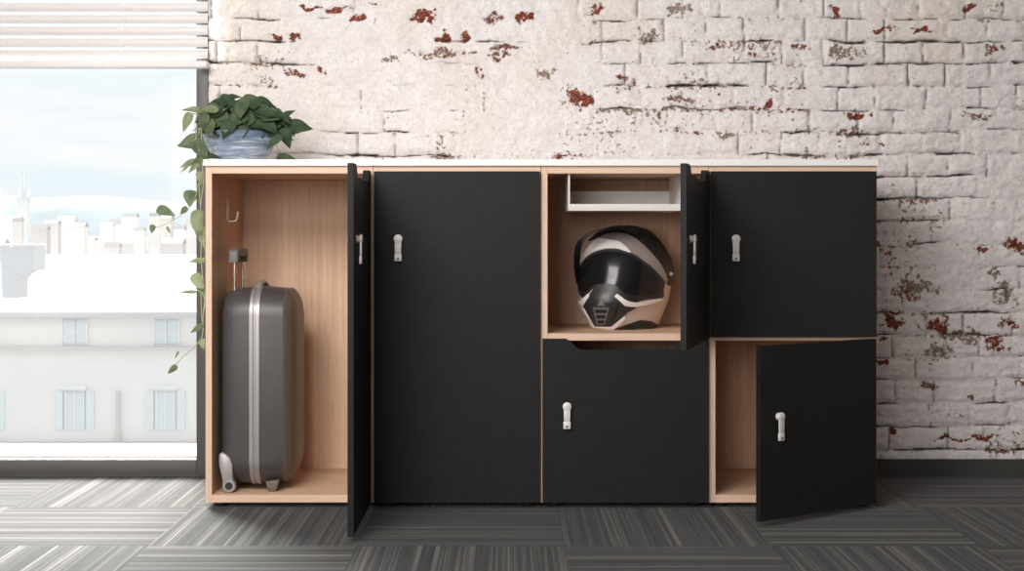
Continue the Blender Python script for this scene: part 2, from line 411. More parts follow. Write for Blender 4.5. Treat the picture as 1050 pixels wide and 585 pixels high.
# ------------------------------------------------------------------ setting: window 1
pw = lambda px, D=DW: (px - XV) * D / FPX
zw = lambda py, D=DW: CH + (YV - py) * D / FPX
def window():
    w = tag(thing('window_1', None, None, (0, 0, 0)), kind='structure')
    jx0, jx1 = pw(201.5), -1.153
    b = NB(); box(b, jx0, jx1, YW - .005, YW + .10, 0, RZ, .003)                        # right post
    box(b, RX0, jx0, YW - .005, YW + .10, .004, zw(470.5), .003)                         # bottom rail
    box(b, RX0, RX0 + .06, YW - .005, YW + .10, .068, RZ, .003)
    box(b, RX0 + .06, jx0, YW - .005, YW + .10, RZ - .06, RZ, .003)
    link('window_frame', b, M['frame'], w, smooth=True, auto=30)
    b = NB(); box(b, RX0 + .06, jx0, YW + .03, YW + .26, zw(470.5) - .002, zw(470.5) + .012, .002)
    box(b, RX0 + .06, jx0, YW + .24, YW + .27, zw(470.5) - .1, zw(470.5) + .022, .002)
    link('window_sill', b, M['sill'], w)
    g = N('clear_glass'); g.nt.nodes.remove(g.p)
    tr = g.n('ShaderNodeBsdfTransparent'); tr.inputs[0].default_value = (1, 1, 1, 1)
    gl = g.n('ShaderNodeBsdfGlossy'); gl.inputs['Roughness'].default_value = .02
    mx = g.n('ShaderNodeMixShader'); mx.inputs[0].default_value = .003
    g.l(tr.outputs[0], mx.inputs[1]); g.l(gl.outputs[0], mx.inputs[2]); g.l(mx.outputs[0], g.out.inputs['Surface'])
    b = NB(); box(b, RX0 + .05, jx0 + .01, YW + .058, YW + .064, zw(470.5) - .01, RZ - .05)
    link('glass_pane', b, g.m, w)
window()

# blind
def blind():
    t = thing('venetian_blind', 'white horizontal slat blind half lowered across the window', 'blind', (pw(100), YW - .055, 2.68))
    D = DW - .055; x0, x1 = RX0 + .08 - t.location.x, pw(213.5, D) - t.location.x
    pitch = 12.1 * D / FPX; zb = zw(66.5, D)
    k = 0; z = zb + pitch * .95
    while z < 2.60:
        b = NB(); pts = []
        wd = .0385; ang = R(82)
        for i in range(9):
            s = (i / 8 - .5) * wd; cr = .0085 * (1 - (2 * i / 8 - 1) ** 2)
            # front edge low, back edge high
            yy = s * math.cos(ang) - cr * math.sin(ang); zz = s * math.sin(ang) + cr * math.cos(ang)
            pts.append((yy, zz))
        lo = [(p[0] + .0012, p[1]) for p in reversed(pts)]
        prism(b, pts + lo, x0, x1, axis='x')
        o = link('slat', b, M['blind'], t, smooth=True, auto=40, loc=(0, 0, z - t.location.z))
        z += pitch; k += 1
    zt = 2.62 - t.location.z
    b = NB(); box(b, x0, x1, -.026, .026, zb - .013 - t.location.z, zb + .013 - t.location.z, .004)
    link('bottom_rail', b, M['blind'], t, smooth=True, auto=30)
    b = NB(); box(b, x0, x1, -.03, .03, zt - .01, zt + .035, .003); link('head_rail', b, M['blind'], t)
    for px in (128, -120):
        xx = pw(px, D) - t.location.x
        if xx < x0: continue
        b = NB(); 
        for yy in (-.014, .014): tube(b, [(xx, yy, zb - t.location.z + .01), (xx, yy, zt)], .0011, 6)
        z = zb + pitch * .95
        while z < 2.6:
            tube(b, [(xx, -.014, z - t.location.z - .021), (xx, .014, z - t.location.z - .019)], .001, 5); z += pitch
        link('ladder_cord', b, M['cord'], t)
blind()

# ------------------------------------------------------------------ outside the window
def outside():  # distance haze is put into the pale house and church colours
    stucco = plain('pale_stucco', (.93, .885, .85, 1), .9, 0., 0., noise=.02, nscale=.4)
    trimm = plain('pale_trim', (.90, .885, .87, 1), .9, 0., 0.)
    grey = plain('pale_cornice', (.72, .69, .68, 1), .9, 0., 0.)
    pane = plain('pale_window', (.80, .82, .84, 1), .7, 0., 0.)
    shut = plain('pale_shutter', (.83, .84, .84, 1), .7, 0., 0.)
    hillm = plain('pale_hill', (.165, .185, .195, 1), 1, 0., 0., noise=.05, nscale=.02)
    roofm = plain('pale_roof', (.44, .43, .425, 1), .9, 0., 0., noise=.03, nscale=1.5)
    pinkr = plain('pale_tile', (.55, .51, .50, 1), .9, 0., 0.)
    D = 60.; px = lambda p: (p - XV) * D / FPX; pz = lambda p: CH + (YV - p) * D / FPX
    y = D - CD
    t = thing('town_house', 'pale stucco house with shuttered windows straight across from the window', 'building', (px(100), y, pz(560)))
    L0 = t.location.copy()
    def add(name, bm, m, par=t):
        bm.transform(Matrix.Translation(-L0)); return link(name, bm, m, par)
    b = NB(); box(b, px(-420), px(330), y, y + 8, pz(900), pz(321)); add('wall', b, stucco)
    b = NB()
    box(b, px(-425), px(335), y - .5, y + .2, pz(324), pz(319)); box(b, px(-422), px(332), y - .3, y + .1, pz(358), pz(355))
    box(b, px(-422), px(332), y - .4, y + .1, pz(461), pz(452)); add('cornice', b, grey)
    b = NB(); prism(b, [(y - .3, pz(319)), (y + 6, pz(263)), (y + 7, pz(263)), (y + 12, pz(319))], px(-425), px(335), axis='x')
    add('roof', b, roofm)
    for cx in (-295, -200, -108, -15, 77, 171, 262):
        b = NB()
        for s in (-12.2, .8):
            box(b, px(cx + s), px(cx + s + 11.4), y - .06, y + .05, pz(352), pz(328))
        w = add('attic_window', b, pane)
        b = NB()
        for s in (-13.5, -.9, 12.2): box(b, px(cx + s), px(cx + s + 1.4), y - .12, y + .02, pz(353), pz(327))
        box(b, px(cx - 13), px(cx + 13), y - .11, y + .02, pz(341), pz(340)); o = add('frame', b, trimm); o.parent = w
    for cx in (-290, -195, -105, -15, 77, 170, 262):
        b = NB(); box(b, px(cx - 9), px(cx + 9), y - .05, y + .05, pz(441), pz(402)); w = add('window', b, pane)
        b = NB(); box(b, px(cx - 12), px(cx + 12), y - .2, y + .02, pz(399), pz(395))
        for s in (-10, -.8, 8.4): box(b, px(cx + s), px(cx + s + 1.6), y - .1, y + .02, pz(441), pz(400))
        o = add('frame', b, trimm); o.parent = w
        for s in (-20, 12): b = NB(); box(b, px(cx + s), px(cx + s + 8), y - .12, y + .02, pz(440), pz(400), .02); o = add('shutter', b, shut); o.parent = w
    b = NB(); tube(b, [(px(122), y - .15, pz(452)), (px(122), y - .15, pz(400))], .08, 8); add('drainpipe', b, grey)
    # chimney on a lower roof in front
    D2 = 45.; p2 = lambda p: (p - XV) * D2 / FPX; z2 = lambda p: CH + (YV - p) * D2 / FPX; y2 = D2 - CD
    c = thing('chimney_stack', 'pale broad chimney rising at the left before the roofs', 'chimney', (p2(20), y2 + 16.8, z2(300)))
    D2 = 56.; y2 = D2 - CD; c.location = (p2(20), y2, z2(302)); L1 = c.location.copy()
    b = NB(); prism(b, [(p2(8), z2(305)), (p2(5), z2(253)), (p2(40), z2(252)), (p2(40), z2(276)), (p2(30), z2(278)), (p2(22), z2(285)), (p2(21), z2(305))], y2 - .6, y2 + .8)
    b.transform(Matrix.Translation(-L1)); link('stack', b, plain('pale_brick_chimney', (.82, .80, .80, 1), .9, 0., 0.), c)
    b = NB(); box(b, p2(4), p2(41), y2 - .7, y2 + .9, z2(252), z2(250)); b.transform(Matrix.Translation(-L1)); link('cap', b, trimm, c)
    # hills
    b = NB(); rr = random.Random(3); D3 = 1500.
    cols = []
    for i in range(121):
        p = -600 + i * 10
        yt = 199 + 3 * math.sin(p * .013) + 2.0 * math.sin(p * .05) + (6 if p > 140 else 0) * min(1, (p - 140) / 50 if p > 140 else 0)
        x = (p - XV) * D3 / FPX
        top = CH + (YV - yt) * D3 / FPX
        cols.append([b.verts.new((x, 900, -40)), b.verts.new((x, 1300, top * .45 + rr.uniform(-3, 3))), b.verts.new((x, D3, top + rr.uniform(-.6, .6))), b.verts.new((x, D3 + 300, -80))])
    for i in range(120):
        for k in range(3): b.faces.new((cols[i][k], cols[i + 1][k], cols[i + 1][k + 1], cols[i][k + 1]))
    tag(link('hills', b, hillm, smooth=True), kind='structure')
    b = NB(); vs = [b.verts.new(v) for v in ((-900, 40, -40), (300, 40, -40), (300, 920, -40), (-900, 920, -40))]; b.faces.new(vs)
    tag(link('ground_outside', b, plain('pale_ground', (.16, .16, .16, 1), 1, 0., 0.)), kind='structure')
    # distant houses
    for i in range(44):
        Dk = 150 + i * 9.; p = rr.uniform(-40, 215); yy = Dk - CD
        top = rr.uniform(218, 256)
        xc = (p - XV) * Dk / FPX; zt = CH + (YV - top) * Dk / FPX; w_ = min(rr.uniform(4, 11) * Dk / FPX, 2.5)*1.2; rh = rr.uniform(3, 6) * Dk / FPX
        t2 = thing('far_house', 'tiny pale town house with pitched roof in the hazy city outside', 'building', (xc, yy, -40), 0, 'hazy houses of the distant city')
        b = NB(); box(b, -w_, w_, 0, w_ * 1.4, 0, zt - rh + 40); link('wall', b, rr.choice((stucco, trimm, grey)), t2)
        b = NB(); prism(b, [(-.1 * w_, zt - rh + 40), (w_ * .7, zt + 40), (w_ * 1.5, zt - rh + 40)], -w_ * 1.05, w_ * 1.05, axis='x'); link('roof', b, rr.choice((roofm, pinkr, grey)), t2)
    # church towers
    for (p, top, sc, lab) in ((24, 163, 1., 'hazy pointed church tower rising above the distant roofs'), (-2, 172, .9, 'hazy church tower cut off by the left edge of the picture')):
        Dk = 400.; kx = Dk / FPX * sc; xc = (p - XV) * Dk / FPX; zt = CH + (YV - top) * Dk / FPX
        t2 = thing('church_tower', lab, 'church', (xc, Dk - CD, -40)); h = zt + 40
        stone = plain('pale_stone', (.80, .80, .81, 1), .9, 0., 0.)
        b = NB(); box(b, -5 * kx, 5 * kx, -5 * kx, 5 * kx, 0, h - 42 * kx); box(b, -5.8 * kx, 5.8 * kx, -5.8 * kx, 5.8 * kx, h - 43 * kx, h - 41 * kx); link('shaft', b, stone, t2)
        b = NB(); lathe(b, [(5.2 * kx, h - 41 * kx), (4.2 * kx, h - 30 * kx), (1.6 * kx, h - 18 * kx), (.9 * kx, h - 8 * kx), (0, h)], seg=8); link('spire', b, stone, t2)
        b = NB()
        for sx in (-1, 1):
            for sy in (-1, 1): lathe(b, [(1.1 * kx, 0), (1.1 * kx, 5 * kx), (0, 13 * kx)], c=(sx * 4.4 * kx, sy * 4.4 * kx, h - 41 * kx), seg=6)
        link('pinnacles', b, stone, t2)
        b = NB(); box(b, -1.4 * kx, 1.4 * kx, -5.3 * kx, -4.9 * kx, h - 60 * kx, h - 48 * kx); link('belfry_opening', b, shut, t2)
outside()

# ------------------------------------------------------------------ cabinets
P0 = (210.5 - XV) / 300; PT = 172.1 / 300
DEP = .58; ZB, ZT = .017, 1.167; TH = .022; FZT = .0437
SH0, SH1 = .570, .595
def panel(name, x0, x1, y0, y1, z0, z1, par, m, edge=None, bev=.0008):
    b = NB(); box(b, x0, x1, y0, y1, z0, z1, bev, seg=1)
    mats = [M[m]]
    if edge:
        mats.append(M[edge])
        b.normal_update()
        for f in b.faces:
            if f.normal.y < -.9: f.material_index = 1
    b.transform(Matrix.Translation((-par.location.x, -par.location.y, -par.location.z)))
    return link(name, b, mats, par)
def handle(door, xh, zh):
    """swivel lever handle; local door coordinates, outer face at y=0"""
    b = NB()
    lathe(b, [(0.0, 0), (.0125, 0), (.0125, -.002), (.0105, -.004), (.0100, -.009), (.0140, -.011), (.0150, -.0135), (.0142, -.0165), (.009, -.0185), (0, -.019)], c=(xh, 0, zh), seg=24, axis='y')
    pts = [(-.0115, 0), (.0115, 0), (.0112, -.03), (.0105, -.048), (.0085, -.051), (-.0085, -.051), (-.0105, -.048), (-.0112, -.03)]
    prism(b, [(xh + p[0], zh + p[1]) for p in pts], -.0165, -.0105, bev=.0015)
    h = link('lever_handle', b, M['silver'], door, smooth=True, auto=35)
    b = NB(); box(b, xh - .0125, xh + .0125, -.0170, -.0085, zh - .0765, zh - .0505, .003)
    box(b, xh - .003, xh + .003, -.0178, -.0164, zh - .0710, zh - .0650, .0006, mi=1)
    link('lock', b, [M['silver'], M['lockhole']], door, smooth=True, auto=35)
    b = NB(); box(b, xh - .012, xh + .012, .019, .0225, zh - .022, zh + .022, .001)
    box(b, xh - .03, xh - .006, .0225, .0255, zh - .008, zh + .008, .001)
    link('cam_latch', b, M['silver'], door, smooth=True, auto=35)
def door(cab, xr, z0, z1, ang, zh, notch, width=.564):
    b = NB()
    xl = -width; top = z1 - z0
    if notch:
        d = .038; pts = [(0, 0), (0, top), (-.075, top)]
        for k in range(1, 13):
            t = k / 13; s = t * t * (3 - 2 * t); pts.append((-.075 - .060 * t, top - d * s))
        pts.append((-.135, top - d)); pts.append((xl + .135, top - d))
        for k in range(12, 0, -1):
            t = k / 13; s = t * t * (3 - 2 * t); pts.append((xl + .075 + .060 * t, top - d * s))
        pts += [(xl + .075, top), (xl, top), (xl, 0)]
    else:
        pts = [(0, 0), (0, top), (xl, top), (xl, 0)]
    prism(b, pts, 0, .019, bev=.0008)
    o = link('door', b, M['black'], cab, loc=(xr - cab.location.x, -.021 - cab.location.y, z0 - cab.location.z), rz=R(ang))
    handle(o, xl + .083, zh - z0)
    for hz in ((.08, top - .10) if top < .7 else (.09, top * .5, top - .12)):
        b = NB(); box(b, -.045, -.012, .019, .026, hz - .02, hz + .02, .002)
        box(b, -.010, .0, .019, .030, hz - .012, hz + .012, .002)
        if ang > 0: link('hinge', b, M['silver'], o)
    return o
def cabinet(i, label, name, shelf=False):
    x0 = P0 + PT * i + .0006; x1 = P0 + PT * (i + 1) - .0006
    c = thing(name, label, 'locker cabinet', ((x0 + x1) / 2, DEP / 2, 0), 0)
    panel('side_panel', x0, x0 + TH, 0, DEP, ZB, ZT, c, 'wood_z', 'edge_z')
    panel('side_panel', x1 - TH, x1, 0, DEP, ZB, ZT, c, 'wood_z', 'edge_z')
    panel('top_panel', x0 + TH, x1 - TH, 0, DEP, ZT - .026, ZT, c, 'wood_x', 'edge_x')
    panel('bottom_panel', x0 + TH, x1 - TH, 0, DEP, ZB, FZT, c, 'wood_x', 'edge_x')
    panel('back_panel', x0 + TH, x1 - TH, DEP - .010, DEP - .001, FZT, ZT - .026, c, 'wood_z')
    if shelf: panel('shelf', x0 + TH, x1 - TH, .002, DEP - .010, SH0, SH1, c, 'wood_x', 'edge_x')
    for fx in (x0 + .045, x1 - .045):
        for fy in (.045, DEP - .05):
            b = NB(); lathe(b, [(0, 0), (.023, 0), (.0245, .003), (.0245, .012), (.021, .0165), (0, .0165)], c=(fx - c.location.x, fy - c.location.y, .0003), seg=24)
            link('foot', b, M['foot'], c, smooth=True, auto=40)
    return c, x0, x1
DZ0, DZ1 = .020, 1.148; MZ0, MZ1 = .578, .584
ZH = .918; ZHL = .349
c1, a0, a1 = cabinet(0, 'tall oak locker with black door swung wide open, suitcase inside', 'locker')
door(c1, -.463, DZ0, DZ1, 90, ZH, True)
# hook on the left inner side
hb = NB(); hx = a0 + TH; D = 5.24
hy = .27
hz = CH + (YV - 216) * (CD + hy) / FPX
def hookpts(r): return [(hx + .004, hy, hz + .04), (hx + .004, hy, hz - .03), (hx + .010, hy, hz - .038), (hx + .030, hy, hz - .036), (hx + .036, hy, hz - .026), (hx + .040, hy, hz - .002)]
pts = smoothcurve(hookpts(0), 5); tube(hb, pts, .0036, 8)
box(hb, hx, hx + .003, hy - .009, hy + .009, hz - .034, hz + .046, .001)
hb.transform(Matrix.Translation(-c1.location)); tag(link('coat_hook', hb, M['brass'], c1, smooth=True, auto=40), 'brass coat hook')
c2, _, _ = cabinet(1, 'tall locker with its full height black door shut', 'locker')
door(c2, P0 + 2 * PT - .005, DZ0, DZ1, 0, ZH, False)
c3, e0, e1 = cabinet(2, 'two compartment locker, upper black door open on a helmet', 'locker', True)
door(c3, .690, MZ1 - .003, DZ1, 75, ZH, True)
door(c3, P0 + 3 * PT - .005, DZ0, MZ0, 0, ZHL, True)
c4, g0, g1 = cabinet(3, 'two compartment locker, lower black door ajar, upper door shut', 'locker', True)
door(c4, P0 + 4 * PT - .005, MZ1, DZ1, 0, ZH, False)
door(c4, 1.257, DZ0, MZ0, 36.5, ZHL, False)
# white letter tray hung under the top of the helmet compartment
def tray():
    x0 = (582.6 - XV) / 300 * 1.004; x1 = .606; zt = ZT - .026; zb = CH + (YV - 216) / 298.; y0, y1 = .015, .42
    b = NB(); box(b, x0, x0 + .006, y0, y1, zb, zt, .0006); box(b, x1 - .006, x1, y0, y1, zb, zt, .0006)
    box(b, x0 + .006, x1 - .006, y0, y1, zb, zb + .008, .0006); box(b, x0 + .006, x1 - .006, y0, y0 + .006, zb + .006, zb + .023, .0006)
    box(b, x0 + .006, x1 - .006, y1 - .006, y1, zb + .006, CH + (YV - 196) * (CD + y1) / FPX, .0006)
    b.transform(Matrix.Translation(-c3.location)); tag(link('tray', b, M['tray'], c3), 'white open letter tray')
    b = NB(); lathe(b, [(0, 0), (.004, 0), (.004, -.004), (0, -.004)], c=(x1 - .006, .05, zb + .03), seg=12, axis='x'); b.transform(Matrix.Translation(-c3.location)); link('tray_screw', b, M['silver'], c3)
tray()
b = NB(); box(b, -(900 - 209) / 600, (900 - 209) / 600, -DEP / 2 - .012, DEP / 2 + .012, 0, 1.1887 - ZT, .0012)
o = link('worktop', b, M['counter'], loc=((554.5 - XV) / 300, DEP / 2, ZT)); tag(o, 'long thin white worktop lying across all the lockers', 'worktop')

# ------------------------------------------------------------------ suitcase
def suitcase():
    grey = plain('charcoal_shell', (.078, .072, .072, 1), .42, .15, noise=.06, nscale=40)
    brown = plain('taupe_shell', (.15, .115, .095, 1), .45, .1, noise=.06, nscale=40)
    band = plain('aluminium_band', (.40, .375, .365, 1), .4, .5); dark = plain('rubber_black', (.02, .02, .02, 1), .6)
    guard = plain('silver_guard', (.42, .39, .39, 1), .4, .4); gripm = plain('grey_grip', (.17, .155, .145, 1), .5)
    rodm = plain('chrome_rod', (.75, .70, .66, 1), .2, .9)
    cx, cy = -.872, .205
    t = thing('suitcase', 'charcoal grey hard shell cabin suitcase with extended trolley handle', 'suitcase', (cx, cy, FZT))
    hw = .165; zb, zt = .0694 - FZT, .7365 - FZT; zc = (zb + zt) / 2; hh = (zt - zb) / 2
    def ring(x, inset, rc, lift=0.):
        pts = []; w = hw - inset; h = hh - inset
        for (sx, sz, a0) in ((1, 1, 0), (-1, 1, 90), (-1, -1, 180), (1, -1, 270)):
            for k in range(9):
                a = R(a0 + 90 * k / 8)
                yy = sx * (w - rc) + rc * math.cos(a); zz = sz * (h - rc) + rc * math.sin(a)
                # gentle crown on top and bottom
                zz += (.012 if sz > 0 else -.006) * (1 - (yy / w) ** 2)
                yy += .004 * (1 - (zz / h) ** 2) * (1 if yy > 0 else -1)
                pts.append((x, yy, zc + zz))
        return pts
    def loft(levels, close=True):
        b = NB(); rings = [[b.verts.new(p) for p in ring(*lv)] for lv in levels]
        n = len(rings[0])
        for i in range(len(rings) - 1):
            for k in range(n): b.faces.new((rings[i][k], rings[i][(k + 1) % n], rings[i + 1][(k + 1) % n], rings[i + 1][k]))
        b.faces.new(rings[0]); b.faces.new(rings[-1]); bmesh.ops.recalc_face_normals(b, faces=b.faces); return b
    bx0, bx1 = -.016, .018
    link('rear_shell', loft([(bx0, .000, .085), (-.04, .001, .085), (-.07, .003, .085), (-.092, .007, .083), (-.104, .014, .078), (-.113, .026, .068), (-.118, .045, .05)]), grey, t, smooth=True, auto=50)
    link('front_shell', loft([(bx1, .000, .085), (.04, .001, .085), (.066, .003, .085), (.098, .006, .083)]), grey, t, smooth=True, auto=50)
    link('front_panel', loft([(.098, .003, .084), (.104, .006, .082), (.110, .012, .08), (.120, .024, .07), (.130, .042, .055), (.136, .065, .04), (.138, .10, .03)]), brown, t, smooth=True, auto=50)
    b = loft([(bx0, -.0035, .087), (-.004, -.0045, .088), (-.001, -.002, .088), (.003, -.002, .088), (.006, -.0045, .088), (bx1, -.0035, .087)])
    link('zip_band', b, band, t, smooth=True, auto=35)
    # trolley handle
    xr = -.955 - cx
    for (yy, nm) in ((.125 - cy, 0), (.285 - cy, 1)):
        b = NB(); z0 = zt - .03; z1 = CH + (YV - 262) * 5.2 / FPX - FZT
        tube(b, [(xr, yy, z0), (xr, yy, z1)], .0055, 10); link('handle_rod', b, rodm, t, smooth=True, auto=40)
        b = NB(); box(b, xr - .011, xr + .011, yy - .016, yy + .016, zt - .035, zt - .004, .004); link('rod_socket', b, dark, t, smooth=True, auto=35)
    zg = CH + (YV - 255) * 5.13 / FPX - FZT
    b = NB(); ya, yb = .100 - cy, .310 - cy
    prism(b, [(ya, zg - .048), (ya + .003, zg - .010), (ya + .018, zg), (yb - .018, zg), (yb - .003, zg - .010), (yb, zg - .048), (yb - .034, zg - .048), (yb - .04, zg - .026), (ya + .04, zg - .026), (ya + .034, zg - .048)], xr - .016, xr + .016, axis='x', bev=.005)
    link('trolley_grip', b, gripm, t, smooth=True, auto=40)
    # carry handle on top, over the band
    b = NB(); pts = smoothcurve([(.0, -.085, zt - .010), (.0, -.075, zt + .008), (.0, -.045, zt + .024), (.0, 0, zt + .028), (.0, .045, zt + .024), (.0, .075, zt + .008), (.0, .085, zt - .010)], 6)
    tube(b, [(p.x, p.y, p.z) for p in pts], .0085, 10); b.transform(Matrix.Diagonal((1.5, 1, 1, 1)))
    link('carry_handle', b, guard, t, smooth=True, auto=45)
    b = NB(); 
    for yy in (-.085, .085): box(b, -.022, .022, yy - .014, yy + .014, zt - .020, zt + .004, .005)
    link('handle_mount', b, dark, t, smooth=True, auto=35)
    # latch badge on the front panel
    b = NB(); lathe(b, [(0, .0), (.012, .0), (.012, .003), (.007, .007), (0, .007)], c=(.128, -.06, zt - .105), seg=20, axis='x'); link('badge', b, band, t, smooth=True, auto=35)
    # wheels with guards (rear side) and gliders (front side)
    for s in (-1, 1):
        yy = s * .133
        b = NB(); pts = [(-.121, .125), (-.117, .138), (-.100, .134), (-.085, .122), (-.074, .10), (-.074, .06), (-.068, .030), (-.074, .012), (-.096, .008), (-.106, .022), (-.112, .06), (-.121, .095)]
        prism(b, [(p[0], p[1]) for p in pts], yy - .036 if s < 0 else yy - .010, yy + .010 if s < 0 else yy + .036, bev=.004)
        link('wheel_guard', b, guard, t, smooth=True, auto=40)
        b = NB(); lathe(b, [(0, -.011), (.020, -.011), (.0235, -.008), (.0235, .008), (.020, .011), (0, .011)], c=(-.086, yy - s * -.026, .0240), seg=28, axis='y')
        w = link('wheel', b, band, t, smooth=True, auto=35)
        b = NB(); lathe(b, [(0, -.014), (.013, -.014), (.013, .014), (0, .014)], c=(-.086, yy - s * -.026, .0240), seg=20, axis='y'); link('hub', b, dark, w, smooth=True, auto=35)
        b = NB(); prism(b, [(.035, .035), (.085, .042), (.072, .0005), (.048, .0005)], yy - .014, yy + .014, bev=.004); link('foot', b, brown, t, smooth=True, auto=35)
suitcase()

# ------------------------------------------------------------------ helmet
def helmet():
    silver = plain('champagne_paint', (.66, .56, .49, 1), .34, .2, coat=.3, noise=.02)
    bright = plain('pearl_paint', (.88, .82, .78, 1), .3, .1, coat=.3)
    grey = plain('graphite_paint', (.34, .295, .275, 1), .32, .25, coat=.3)
    black = plain('matt_black', (.018, .017, .017, 1), .42); blackg = plain('chin_black', (.030, .029, .029, 1), .38)
    visor = plain('dark_visor', (.010, .010, .011, 1), .16, 0, .35)
    white = plain('white_accent', (.86, .80, .77, 1), .35); steel = plain('grey_vent', (.16, .15, .15, 1), .4)
    foam = plain('liner_black', (.012, .012, .012, 1), .9)
    D0 = 5.33; k = D0 / FPX
    base = Vector(((640 - XV) * k, D0 - CD, SH1))
    t = thing('helmet', 'champagne and black full face motorcycle helmet with a peak', 'helmet', base)
    LV = [(338.6, 617, 668, 1.30, 1.9), (337.6, 612, 672, 1.38, 1.9), (334.5, 607.5, 674.5, 1.42, 1.85), (330, 604.5, 676.5, 1.45, 1.8), (322, 600, 679.5, 1.48, 1.75), (315, 596.5, 682.5, 1.48, 1.8),
          (308, 593, 685.5, 1.46, 1.9), (300, 592, 687.5, 1.38, 2.0), (292, 591.8, 689, 1.28, 2.1), (280, 593, 690, 1.18, 2.1), (268, 595, 688.3, 1.12, 2.05), (256, 599, 683.5, 1.08, 2.0),
          (247, 605, 677, 1.05, 2.0), (240, 612.5, 669.5, 1.0, 2.0), (236, 620, 662, .98, 2.0), (233.5, 629, 653, .95, 2.0), (232.6, 638, 646, .95, 2.0)]
    LV = [tuple(float(v) for v in l) for l in LV]
    # resample levels smoothly
    ys = [l[0] for l in LV]; seq = smoothcurve([(l[0], l[1], l[2]) for l in LV], 3); seq2 = smoothcurve([(l[3], l[4], 0) for l in LV], 3)
    b = NB(); rings = []; NS = 96; th = R(-30)
    for s1, s2 in zip(seq, seq2):
        py, xl, xr = s1; fr, ex = s2[0], s2[1]
        raw = []
        for j in range(NS):
            a = 2 * PI * j / NS; ca, sa = math.cos(a), math.sin(a)
            x = math.copysign(abs(ca) ** (2 / ex), ca); y = math.copysign(abs(sa) ** (2 / ex), sa)
            y = y * (fr if y < 0 else 1.12); raw.append((x * math.cos(th) - y * math.sin(th), x * math.sin(th) + y * math.cos(th)))
        mn = min(p[0] for p in raw); mx = max(p[0] for p in raw)
        sc = (xr - xl) * k / (mx - mn); zc = CH + (YV - py) * k
        wl = (xl - XV) * k
        ring = []
        for (x, y) in raw:
            X = wl + (x - mn) * sc; Y = y * sc * 1.0 + D0 - CD + .004
            Dp = CD + Y
            ring.append(b.verts.new((X * (1 + 0 * Dp), Y, max(zc, SH1 + .0008))))
        rings.append(ring)
    for i in range(len(rings) - 1):
        for j in range(NS): b.faces.new((rings[i][j], rings[i][(j + 1) % NS], rings[i + 1][(j + 1) % NS], rings[i + 1][j]))
    b.faces.new(rings[0]); b.faces.new(rings[-1]); bmesh.ops.recalc_face_normals(b, faces=b.faces)
    bvh = BVHTree.FromBMesh(b)
    cam_p = Vector((0, -CD, CH))
    cen = Vector(((642 - XV) * k, D0 - CD, CH + (YV - 290) * k))
    # eyeport: press the shell in behind the visor
    def inside(poly, x, y):
        c = False; n = len(poly); j = n - 1
        for i in range(n):
            if (poly[i][1] > y) != (poly[j][1] > y) and x < (poly[j][0] - poly[i][0]) * (y - poly[i][1]) / (poly[j][1] - poly[i][1]) + poly[i][0]: c = not c
            j = i
        return c
    def proj(v): Dv = v.y + CD; return (XV + v.x * FPX / Dv, YV - (v.z - CH) * FPX / Dv)
    b.transform(Matrix.Translation(-base)); link('shell', b, silver, t, smooth=True, auto=60)
    def hit(px, py):
        d = (W(px, py, 5.0) - cam_p).normalized(); r = bvh.ray_cast(cam_p, d)
        if r[0] is None:
            # beyond the silhouette: wrap onto the nearest surface point
            q = W(px, py, D0 + .02); r = bvh.find_nearest(q)
        return r[0], r[1]
    def smoothpoly(poly, n=4, sharp=False):
        if sharp: return [Vector((p[0], p[1])) for p in poly]
        m = len(poly); out = []
        P = [Vector((p[0], p[1])) for p in poly]
        for i in range(m):
            p0, p1, p2, p3 = P[i - 1], P[i], P[(i + 1) % m], P[(i + 2) % m]
            for s in range(n):
                u = s / n
                out.append(.5 * (2 * p1 + (p2 - p0) * u + (2 * p0 - 5 * p1 + 4 * p2 - p3) * u * u + (3 * p1 - p0 - 3 * p2 + p3) * u ** 3))
        return out
    def patch(name, poly, mat, off, thick=.003, sharp=False, step=1.6, par=t, lab=None):
        from mathutils.geometry import delaunay_2d_cdt
        pl = smoothpoly(poly, 4, sharp)
        dense = []
        for i in range(len(pl)):
            a, c = pl[i], pl[(i + 1) % len(pl)]; n = max(1, int((c - a).length / step))
            for s in range(n): dense.append(a.lerp(c, s / n))
        nb = len(dense); ed = [(i, (i + 1) % nb) for i in range(nb)]
        x0 = min(p.x for p in dense); x1 = max(p.x for p in dense); y0 = min(p.y for p in dense); y1 = max(p.y for p in dense)
        inn = []; y = y0
        tup = [(p.x, p.y) for p in dense]
        while y < y1:
            x = x0
            while x < x1:
                if inside(tup, x, y) and min((Vector((x, y)) - p).length for p in dense) > step * .5: inn.append(Vector((x, y)))
                x += step
            y += step
        vo, eo, fo, _, _, _ = delaunay_2d_cdt(dense + inn, ed, [], 1, 1e-4)
        bm = NB(); vt = []; vb = []
        for v in vo:
            h, n = hit(v.x, v.y)
            if n.y > .2: pass
            for lst, q in ((vt, h + n * (off + thick)), (vb, h + n * (off - .002))):
                q.z = max(q.z, SH1 + .0006); lst.append(bm.verts.new(q))
        cnt = {}
        for f in fo:
            f = list(f)
            try: bm.faces.new([vt[i] for i in f]); bm.faces.new([vb[i] for i in reversed(f)])
            except ValueError: continue
            for i in range(len(f)):
                e = (f[i], f[(i + 1) % len(f)]); key = tuple(sorted(e)); cnt.setdefault(key, []).append(e)
        for kx, es in cnt.items():
            if len(es) == 1:
                i, j = es[0]
                try: bm.faces.new((vt[j], vt[i], vb[i], vb[j]))
                except ValueError: pass
        bmesh.ops.recalc_face_normals(bm, faces=bm.faces)
        L = base if par is t else base
        bm.transform(Matrix.Translation(-L))
        o = link(name, bm, mat, par, smooth=True, auto=45)
        if lab: o['label'] = lab
        return o
